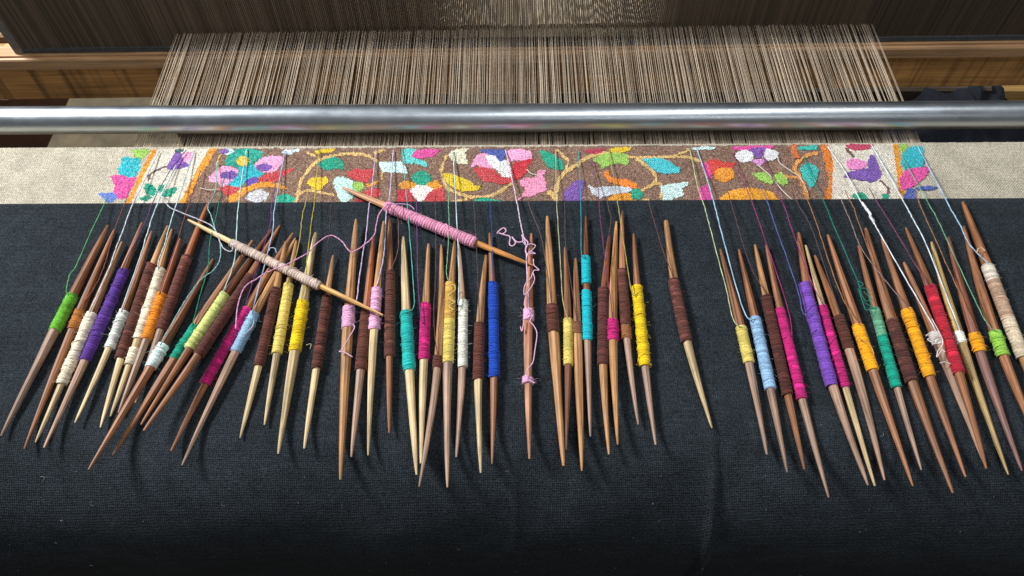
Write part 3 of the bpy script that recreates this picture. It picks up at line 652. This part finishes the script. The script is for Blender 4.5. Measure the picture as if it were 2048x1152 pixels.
('bobbin with a messy white thread tangle, between orange and red wrapped ones', (1811, 525), (1972, 925), 19, MID, GRYW, [(666, 690, (214, 206, 198), 24)], (232, 232, 238), [(1655, 293), (1690, 343), (1718, 397), (1733, 417), (1748, 446), (1762, 471), (1825, 581)]),
('bobbin with a long red wrap, the only red one', (1820, 456), (1983, 938), 19, MID, MID, [(575, 748, cRED, 24)], (130, 55, 95), [(1738, 375), (1751, 399), (1777, 440), (1848, 557)]),
('pale yellowish bobbin with a tiny white wrap, right of the red one', (1856, 484), (2008, 949), 18, (206, 168, 104), (198, 164, 108), [(666, 688, (224, 220, 204), 22)], (214, 230, 238), [(1743, 290), (1771, 338), (1812, 412), (1827, 440), (1856, 498)]),
('dark bobbin with a small orange wrap near the right edge', (1888, 474), (2034, 941), 18, (140, 82, 58), (132, 92, 82), [(668, 704, cAMB, 27)], (165, 110, 75), [(1830, 385), (1837, 402), (1853, 440), (1880, 499), (1908, 562)]),
('bobbin with a short apple green wrap near the right edge', (1916, 452), (2078, 918), 19, MID, MID, [(665, 713, cAPP, 26)], (110, 175, 130), [(1801, 308), (1860, 412), (1875, 440), (1944, 588), (1975, 648)]),
('bobbin with a long beige and white wrap, rightmost and highest of all', (1925, 404), (2103, 862), 21, MID, TANW, [(533, 562, (206, 192, 174), 23), (562, 640, (180, 144, 116), 21), (638, 716, (206, 184, 154), 21)], (160, 195, 225), [(1834, 290), (1893, 402), (1914, 440), (1921, 452), (1940, 490)]),
('bobbin with a long beige wrap lying aslant across the left bobbins', (374, 442), (764, 633), 15, (222, 186, 132), (208, 156, 92), [(486, 572, (204, 178, 162), 21)], (195, 190, 200), [(314, 379), (335, 410), (350, 420), (397, 439), (427, 455), (442, 488), (450, 499), (464, 502)]),
('bobbin with a long pink wrap lying aslant with its tip on the woven band', (684, 377), (1066, 533), 18, (206, 152, 112), (196, 132, 70), [(413, 486, (222, 140, 172), 27)], (226, 150, 196), [(471, 658), (476, 611), (489, 575), (510, 560), (536, 544), (577, 527), (614, 507), (636, 485), (661, 471), (683, 482), (700, 503), (713, 500), (727, 491), (748, 471), (754, 442), (759, 427), (770, 413)]),
]
def sprof(t, tip=0.17):
    s = np.where(t < 0.5, t / 0.40, (1 - t) / 0.46); e = np.where(t < 0.5, 0.62, 0.66)
    return tip + (1 - tip) * np.minimum(1, s) ** e
PLACED = []                           # (A, dir2d unit, L, zA, zB, radius function)
def rest(A, Bp, Rf):                  # let the bobbin settle on the cloth and on whatever lies there already
    a = np.array(A[:2]); b = np.array(Bp[:2]); n = 41; ts = np.linspace(0, 1, n); need = []
    for t in ts:
        p = a + (b - a) * t; r = Rf(t)
        z = CZ + r - 0.0006 if p[1] > BEND_Y + 0.004 else -1
        for (a2, b2, za, zb, R2) in PLACED:
            d = b2 - a2; s = np.dot(p - a2, d) / np.dot(d, d)
            if s < 0 or s > 1: continue
            q = a2 + d * s; dist = np.linalg.norm(p - q); c = 0.84 * (r + R2(s))
            if dist < c: z = max(z, za + (zb - za) * s + math.sqrt(c * c - dist * dist))
        need.append(z)
    need = np.array(need); best = None
    i = np.argmin(abs(ts - 0.5))
    for l in range(0, i + 1):         # edge of the upper hull that spans the middle
        for r_ in range(i, n):
            if r_ <= l: continue
            k = (need[r_] - need[l]) / (ts[r_] - ts[l]); zz = need[l] + k * (ts - ts[l])
            if np.all(zz >= need - 1e-6):
                h = zz[i]
                if best is None or h < best[0]: best = (h, zz[0], zz[-1])
    if best is None: return CZ + Rf(0.5), CZ + Rf(0.5)
    return best[1], best[2]
def thread_z(y):
    return float(np.interp(y, [290, 300, 400, 450, 480], [BZ + 0.001, BZ + 0.0018, 0.0075, 0.0115, 0.0125]))
def yarn_wrap(t0, t1, L, R, rs, shade_amp, rgb, root, name='yarn_wrap', fuzz=16, flecks=0, pit=0.0023, neat=1.0):
    """coils of yarn round the stick between two stations along its length (local x)"""
    x0, x1 = (t0 - 0.5) * L, (t1 - 0.5) * L; ln = x1 - x0; pitch = pit
    turns = max(2, int(round(ln / pitch))); per = 7; na = 18
    nr = turns * per + 1; a = np.arange(na) * 2 * math.pi / na
    tr = rng.uniform(-1, 1, turns + 3); tw = 0.30 * math.sin(rng.uniform(0, 6))
    lump = rng.uniform(0, 6.28, 3)
    V = []; SH = []
    for i in range(nr):
        u = i / (nr - 1); ph_ = u * turns + a / (2 * math.pi) * 1.0
        k = np.clip(ph_.astype(int), 0, turns + 1); fr = ph_ - np.floor(ph_)
        ridge = np.sqrt(np.maximum(0, np.sin(fr * math.pi)))
        endc = min(1, min(u, 1 - u) / (0.9 / turns) + 0.35)
        lmp = 0.04 * math.sin(9 * u + lump[0]) + 0.03 * math.sin(23 * u + lump[1])
        r = R * (0.78 + 0.18 * ridge + neat * (0.06 * tr[k] + lmp)) * (0.86 + 0.14 * endc)
        r = np.maximum(r, rs * 1.02 + 0.0001 + 0.0007 * ridge)
        xx = x0 + u * ln + 0.0012 * tw * np.cos(a + lump[2]) + 0.0006 * tr[k] * np.sin(a * 2 + k)
        V.append(np.stack([xx, r * np.cos(a), r * np.sin(a)], 1)); SH.append(1 + shade_amp * tr[(k * 7 + 3) % len(tr)] + (flecks > 0) * 0.9 * (tr[(k * 5 + 1) % len(tr)] > 0.72) * (np.sin(a + k) > -0.2))
    F = [(i * na + j, i * na + (j + 1) % na, (i + 1) * na + (j + 1) % na, (i + 1) * na + j) for i in range(nr - 1) for j in range(na)]
    V.append(np.array([[x0 + 0.0002, 0, 0], [x1 - 0.0002, 0, 0]])); SH.append(np.array([0.8, 0.8])); c0 = nr * na
    F += [(c0, (j + 1) % na, j) for j in range(na)] + [(c0 + 1, (nr - 1) * na + j, (nr - 1) * na + (j + 1) % na) for j in range(na)]
    m = MB(); m.add(np.concatenate(V), F, np.concatenate(SH))
    for q in range(1 + int(turns / 8) + flecks):     # strands laid slantwise over the coils
        u0 = rng.uniform(0.02, 0.9); ext = rng.uniform(0.01, 0.06) if q % 4 else rng.uniform(0.1, 0.25); s0 = rng.uniform(0, 6.28); sg = rng.choice([-1, 1])
        uu = np.linspace(0, 1, 18); ang = s0 + sg * uu * rng.uniform(2.5, 5.5)
        xx = np.clip(x0 + (u0 + ext * uu) * ln, x0, x1); rr = np.maximum(R * 1.03, rs * 1.06 + 0.0006) * (1.0 + 0.03 * np.sin(uu * 9))
        m.tube(np.stack([xx, rr * np.cos(ang), rr * np.sin(ang)], 1), 0.00034, 5, rng.uniform(1.1, 1.6) if q < flecks + 1 else rng.uniform(0.8, 1.25))
    for q in range(int(fuzz * max(1, turns / 10))):   # stray fibres
        an = rng.uniform(0, 6.28); xx = rng.uniform(x0, x1); ln2 = rng.uniform(0.0012, 0.0036); d = np.array([rng.normal(0, 0.8), math.cos(an), math.sin(an)])
        d /= np.linalg.norm(d); c = rng.normal(0, 0.5, 3); p0 = np.array([xx, R * 0.95 * math.cos(an), R * 0.95 * math.sin(an)])
        m.tube([p0 + d * ln2 * t + c * ln2 * t * t for t in np.linspace(0, 1, 5)], 0.00007, 3, 1.1, cap=False)
    return m.build(name, yarn(rgb), root)

def make_bobbin(label, top, bot, sw, up, lowc, wraps, tcol, tpath):
    zA = zB = CZ + 0.006
    for it in range(3):
        A = atz(top[0], top[1], zA); Bp = atz(bot[0], bot[1], zB)
        mid = (A + Bp) / 2; depth = (mid - CP).dot(CR @ Vector((0, 0, -1))); k = depth / F_PX
        rs = sw * k / 2; ax = Bp - A; L = ax.length; dr = ax.normalized()
        WR = []
        for (y0, y1, rgb, ww) in wraps:
            ts = []
            for y in (y0, y1):
                f = (y - top[1]) / (bot[1] - top[1]); zz = zA + (zB - zA) * f
                P = atz(top[0] + (bot[0] - top[0]) * f, y, zz); ts.append(min(max((P - A).dot(dr) / L, 0.03), 0.97))
            WR.append((ts[0], ts[1], ww * 0.95 * k / 2, rgb))
        def Rf(t, WR=WR, rs=rs):
            r = rs * float(sprof(np.array(t)))
            for a_, b_, w_, _ in WR:
                if a_ - 0.01 <= t <= b_ + 0.01: r = max(r, w_)
            return r
        zA, zB = rest(A, Bp, Rf)
    A = atz(top[0], top[1], zA); Bp = atz(bot[0], bot[1], zB); ax = Bp - A; L = ax.length
    PLACED.append((np.array(A[:2]), np.array(Bp[:2]), zA, zB, Rf))
    ex = ax.normalized(); ey = Vector((0, 0, 1)).cross(ex).normalized(); ez = ex.cross(ey)
    rot = Matrix((ex, ey, ez)).transposed().to_4x4()
    root = empty('yarn_bobbin'); root.matrix_world = Matrix.Translation((A + Bp) / 2) @ rot
    inv = root.matrix_world.inverted()
    tag(root, label, 'bobbin', 'yarn bobbins laid out on the dark cloth')
    # whittled stick
    na = 9; nr = 46; ts = np.linspace(0, 1, nr); a = np.arange(na) * 2 * math.pi / na + rng.uniform(0, 6)
    fac = 1 + rng.uniform(-0.08, 0.06, na); V = []; tone = []
    bend = rng.normal(0, 0.0011); bl = rng.uniform(0.20, 0.30) if not label.startswith('lone') else 0.52; bt = rng.uniform(0.13, 0.2)
    tw = WR[0][0] if WR else 0.5; tw = (WR[0][0] + WR[-1][1]) / 2
    cu, cl = np.array(lin(up)), np.array(lin(lowc))
    jt = 1 + rng.uniform(-0.12, 0.12)
    for t in ts:
        tip = bl if t < 0.5 else bt
        r = rs * float(sprof(np.array(t), tip)) * (1 + 0.03 * math.sin(17 * t + bend * 9e3))
        off = bend * (1 - math.sin(t * math.pi)) * 2.2
        V.append(np.stack([np.full(na, (t - 0.5) * L), r * fac * np.cos(a) + off, r * fac * np.sin(a)], 1))
        w = min(max((t - tw) / 0.1 + 0.5, 0), 1); tone += [tuple((cu * (1 - w) + cl * w) * jt) + (1,)] * na
    F = [(i * na + j, i * na + (j + 1) % na, (i + 1) * na + (j + 1) % na, (i + 1) * na + j) for i in range(nr - 1) for j in range(na)]
    F += [tuple(range(na))[::-1], tuple(range((nr - 1) * na, nr * na))]
    m = MB(); m.add(np.concatenate(V), F); st = m.build('stick', STICK, root, False)
    at = st.data.attributes.new('tone', 'FLOAT_COLOR', 'POINT'); at.data.foreach_set('color', np.array(tone, np.float32).ravel())
    for (t0, t1, R, rgb) in WR:
        lum = sum(rgb) / 3
        yarn_wrap(t0, t1, L, R, rs, 0.24 if lum > 60 else 0.34, rgb, root, fuzz=20, flecks=3 if lum < 70 or rgb in (cMAG, cRED) else 0, neat=0.3 if label.endswith(('left bobbins', 'woven band')) else 1.0, pit=0.0026 if label.endswith(('left bobbins', 'woven band')) else rng.uniform(0.0022, 0.0029))
    if tcol:
        aslant = label.endswith(('left bobbins', 'woven band'))
        P = [atz(x, y, thread_z(y)) for x, y in tpath]
        if label.startswith('bobbin with a long pink wrap'): P = [atz(x, y, 0.0225 if 700 > x > 480 or x < 480 else 0.022) for x, y in tpath]
        ly = tpath[-1][1]; wt = WR[0][0] + 0.015
        if not aslant and ly > wraps[0][0]: wt = min(WR[0][1] - 0.01, WR[0][0] + 0.02 + (WR[0][1] - WR[0][0]) * (ly - wraps[0][0]) / (wraps[0][1] - wraps[0][0]))
        wp = root.matrix_world @ Vector(((wt - 0.5) * L, 0, WR[0][2] * 0.95)); P.append(wp)
        Q = catmull([tuple(inv @ p) for p in P], 9)
        wob = rng.normal(0, 0.00012, Q.shape); Q += wob
        m = MB(); m.tube(Q, 0.00042 * (1.3 if sum(tcol) > 560 else 1.0), 5, 0.95 + 0.25 * np.sin(np.arange(len(Q)) * 2.1) + rng.uniform(-0.1, 0.1, len(Q))); m.build('yarn_tail', yarn(tcol), root)
    return root, L, WR, inv
BO = {}
for i, d in enumerate(B):
    BO[i + 1] = make_bobbin(*d)
def strand(i, pts, rgb, z, r=0.00045):                # loose strands that belong to one bobbin
    root, L, WR, inv = BO[i]; z = [z] * len(pts) if np.isscalar(z) else z
    P = catmull([tuple(inv @ atz(x, y, zz)) for (x, y), zz in zip(pts, z)], 9)
    m = MB(); m.tube(P, r, 5); m.build('loose_strand', yarn(rgb), root)
LP = (226, 176, 208)
strand(31, [(994, 467), (1000, 460), (1008, 456), (1012, 462), (1005, 468), (998, 466), (1010, 470), (1020, 474), (1019, 488), (1025, 492), (1031, 485), (1024, 474), (1034, 484), (1046, 482), (1044, 470), (1050, 478), (1056, 486), (1051, 500), (1055, 512)], LP, 0.013, 0.0006)
strand(31, [(1046, 484), (1052, 490), (1062, 488), (1071, 492), (1060, 506), (1071, 507), (1058, 504), (1052, 520)], LP, 0.0135)
strand(31, [(1067, 518), (1068, 530), (1078, 540), (1068, 541), (1062, 555), (1050, 570), (1049, 590), (1060, 578), (1069, 560), (1066, 545)], LP, 0.0135)
strand(31, [(1052, 590), (1049, 610), (1058, 622), (1052, 636), (1066, 630), (1060, 642), (1068, 652), (1074, 668), (1070, 700), (1066, 724), (1056, 738), (1051, 756), (1062, 762), (1070, 766)], LP, 0.0125)
strand(31, [(1041, 653), (1044, 662), (1048, 640)], LP, 0.012)
strand(20, [(706, 648), (709, 655), (700, 672), (684, 698), (679, 703), (690, 705), (705, 714)], (226, 176, 208), 0.0135)
strand(52, [(1864, 638), (1876, 660), (1885, 680), (1884, 692), (1876, 702), (1874, 714), (1884, 700), (1890, 704)], (228, 214, 206), 0.0145, 0.00038)
strand(52, [(1852, 672), (1858, 668), (1876, 670), (1856, 678), (1862, 684)], (228, 214, 206), 0.014, 0.0004)
strand(52, [(1880, 726), (1890, 724), (1902, 728)], (228, 214, 206), 0.0135, 0.00035)
strand(48, [(1706, 664), (1716, 674), (1732, 684), (1742, 694), (1748, 708)], (236, 170, 60), 0.0145)
strand(15, [(508, 640), (505, 652), (494, 664), (480, 674)], (200, 214, 226), 0.0175, 0.00035)
strand(57, [(1954, 505), (1956, 498), (1964, 496), (1970, 502)], (220, 190, 160), 0.0135)
strand(58, [(538, 502), (541, 496), (550, 497), (553, 506)], (170, 176, 196), 0.0205)
strand(59, [(776, 408), (804, 408), (820, 411), (829, 419)], (200, 150, 200), 0.023)
strand(18, [(612, 690), (622, 688), (620, 698)], (220, 210, 150), 0.011, 0.0002)
for dx, dy in ((1728, 412), (1737, 424), (1743, 438)):
    strand(52, [(dx - 4, dy - 8), (dx - 1, dy - 2), (dx + 3, dy + 3), (dx + 5, dy + 10)], (232, 232, 238), 0.0092, [0.0006, 0.0007, 0.0009, 0.0011, 0.0012, 0.0013] + [0.0013] * 16 + [0.0011, 0.0009, 0.0008, 0.0007, 0.0006, 0.0005])
strand(49, [(1716, 562), (1726, 568), (1719, 576), (1734, 578), (1741, 596), (1732, 602), (1722, 588), (1717, 578), (1724, 600), (1732, 620), (1742, 612), (1738, 594), (1728, 584)], (20, 140, 115), 0.0135, 0.0003)
strand(27, [(898, 572), (908, 570), (910, 580), (898, 590), (902, 600), (910, 604), (898, 612), (908, 620)], (222, 190, 96), 0.0145, 0.0005)
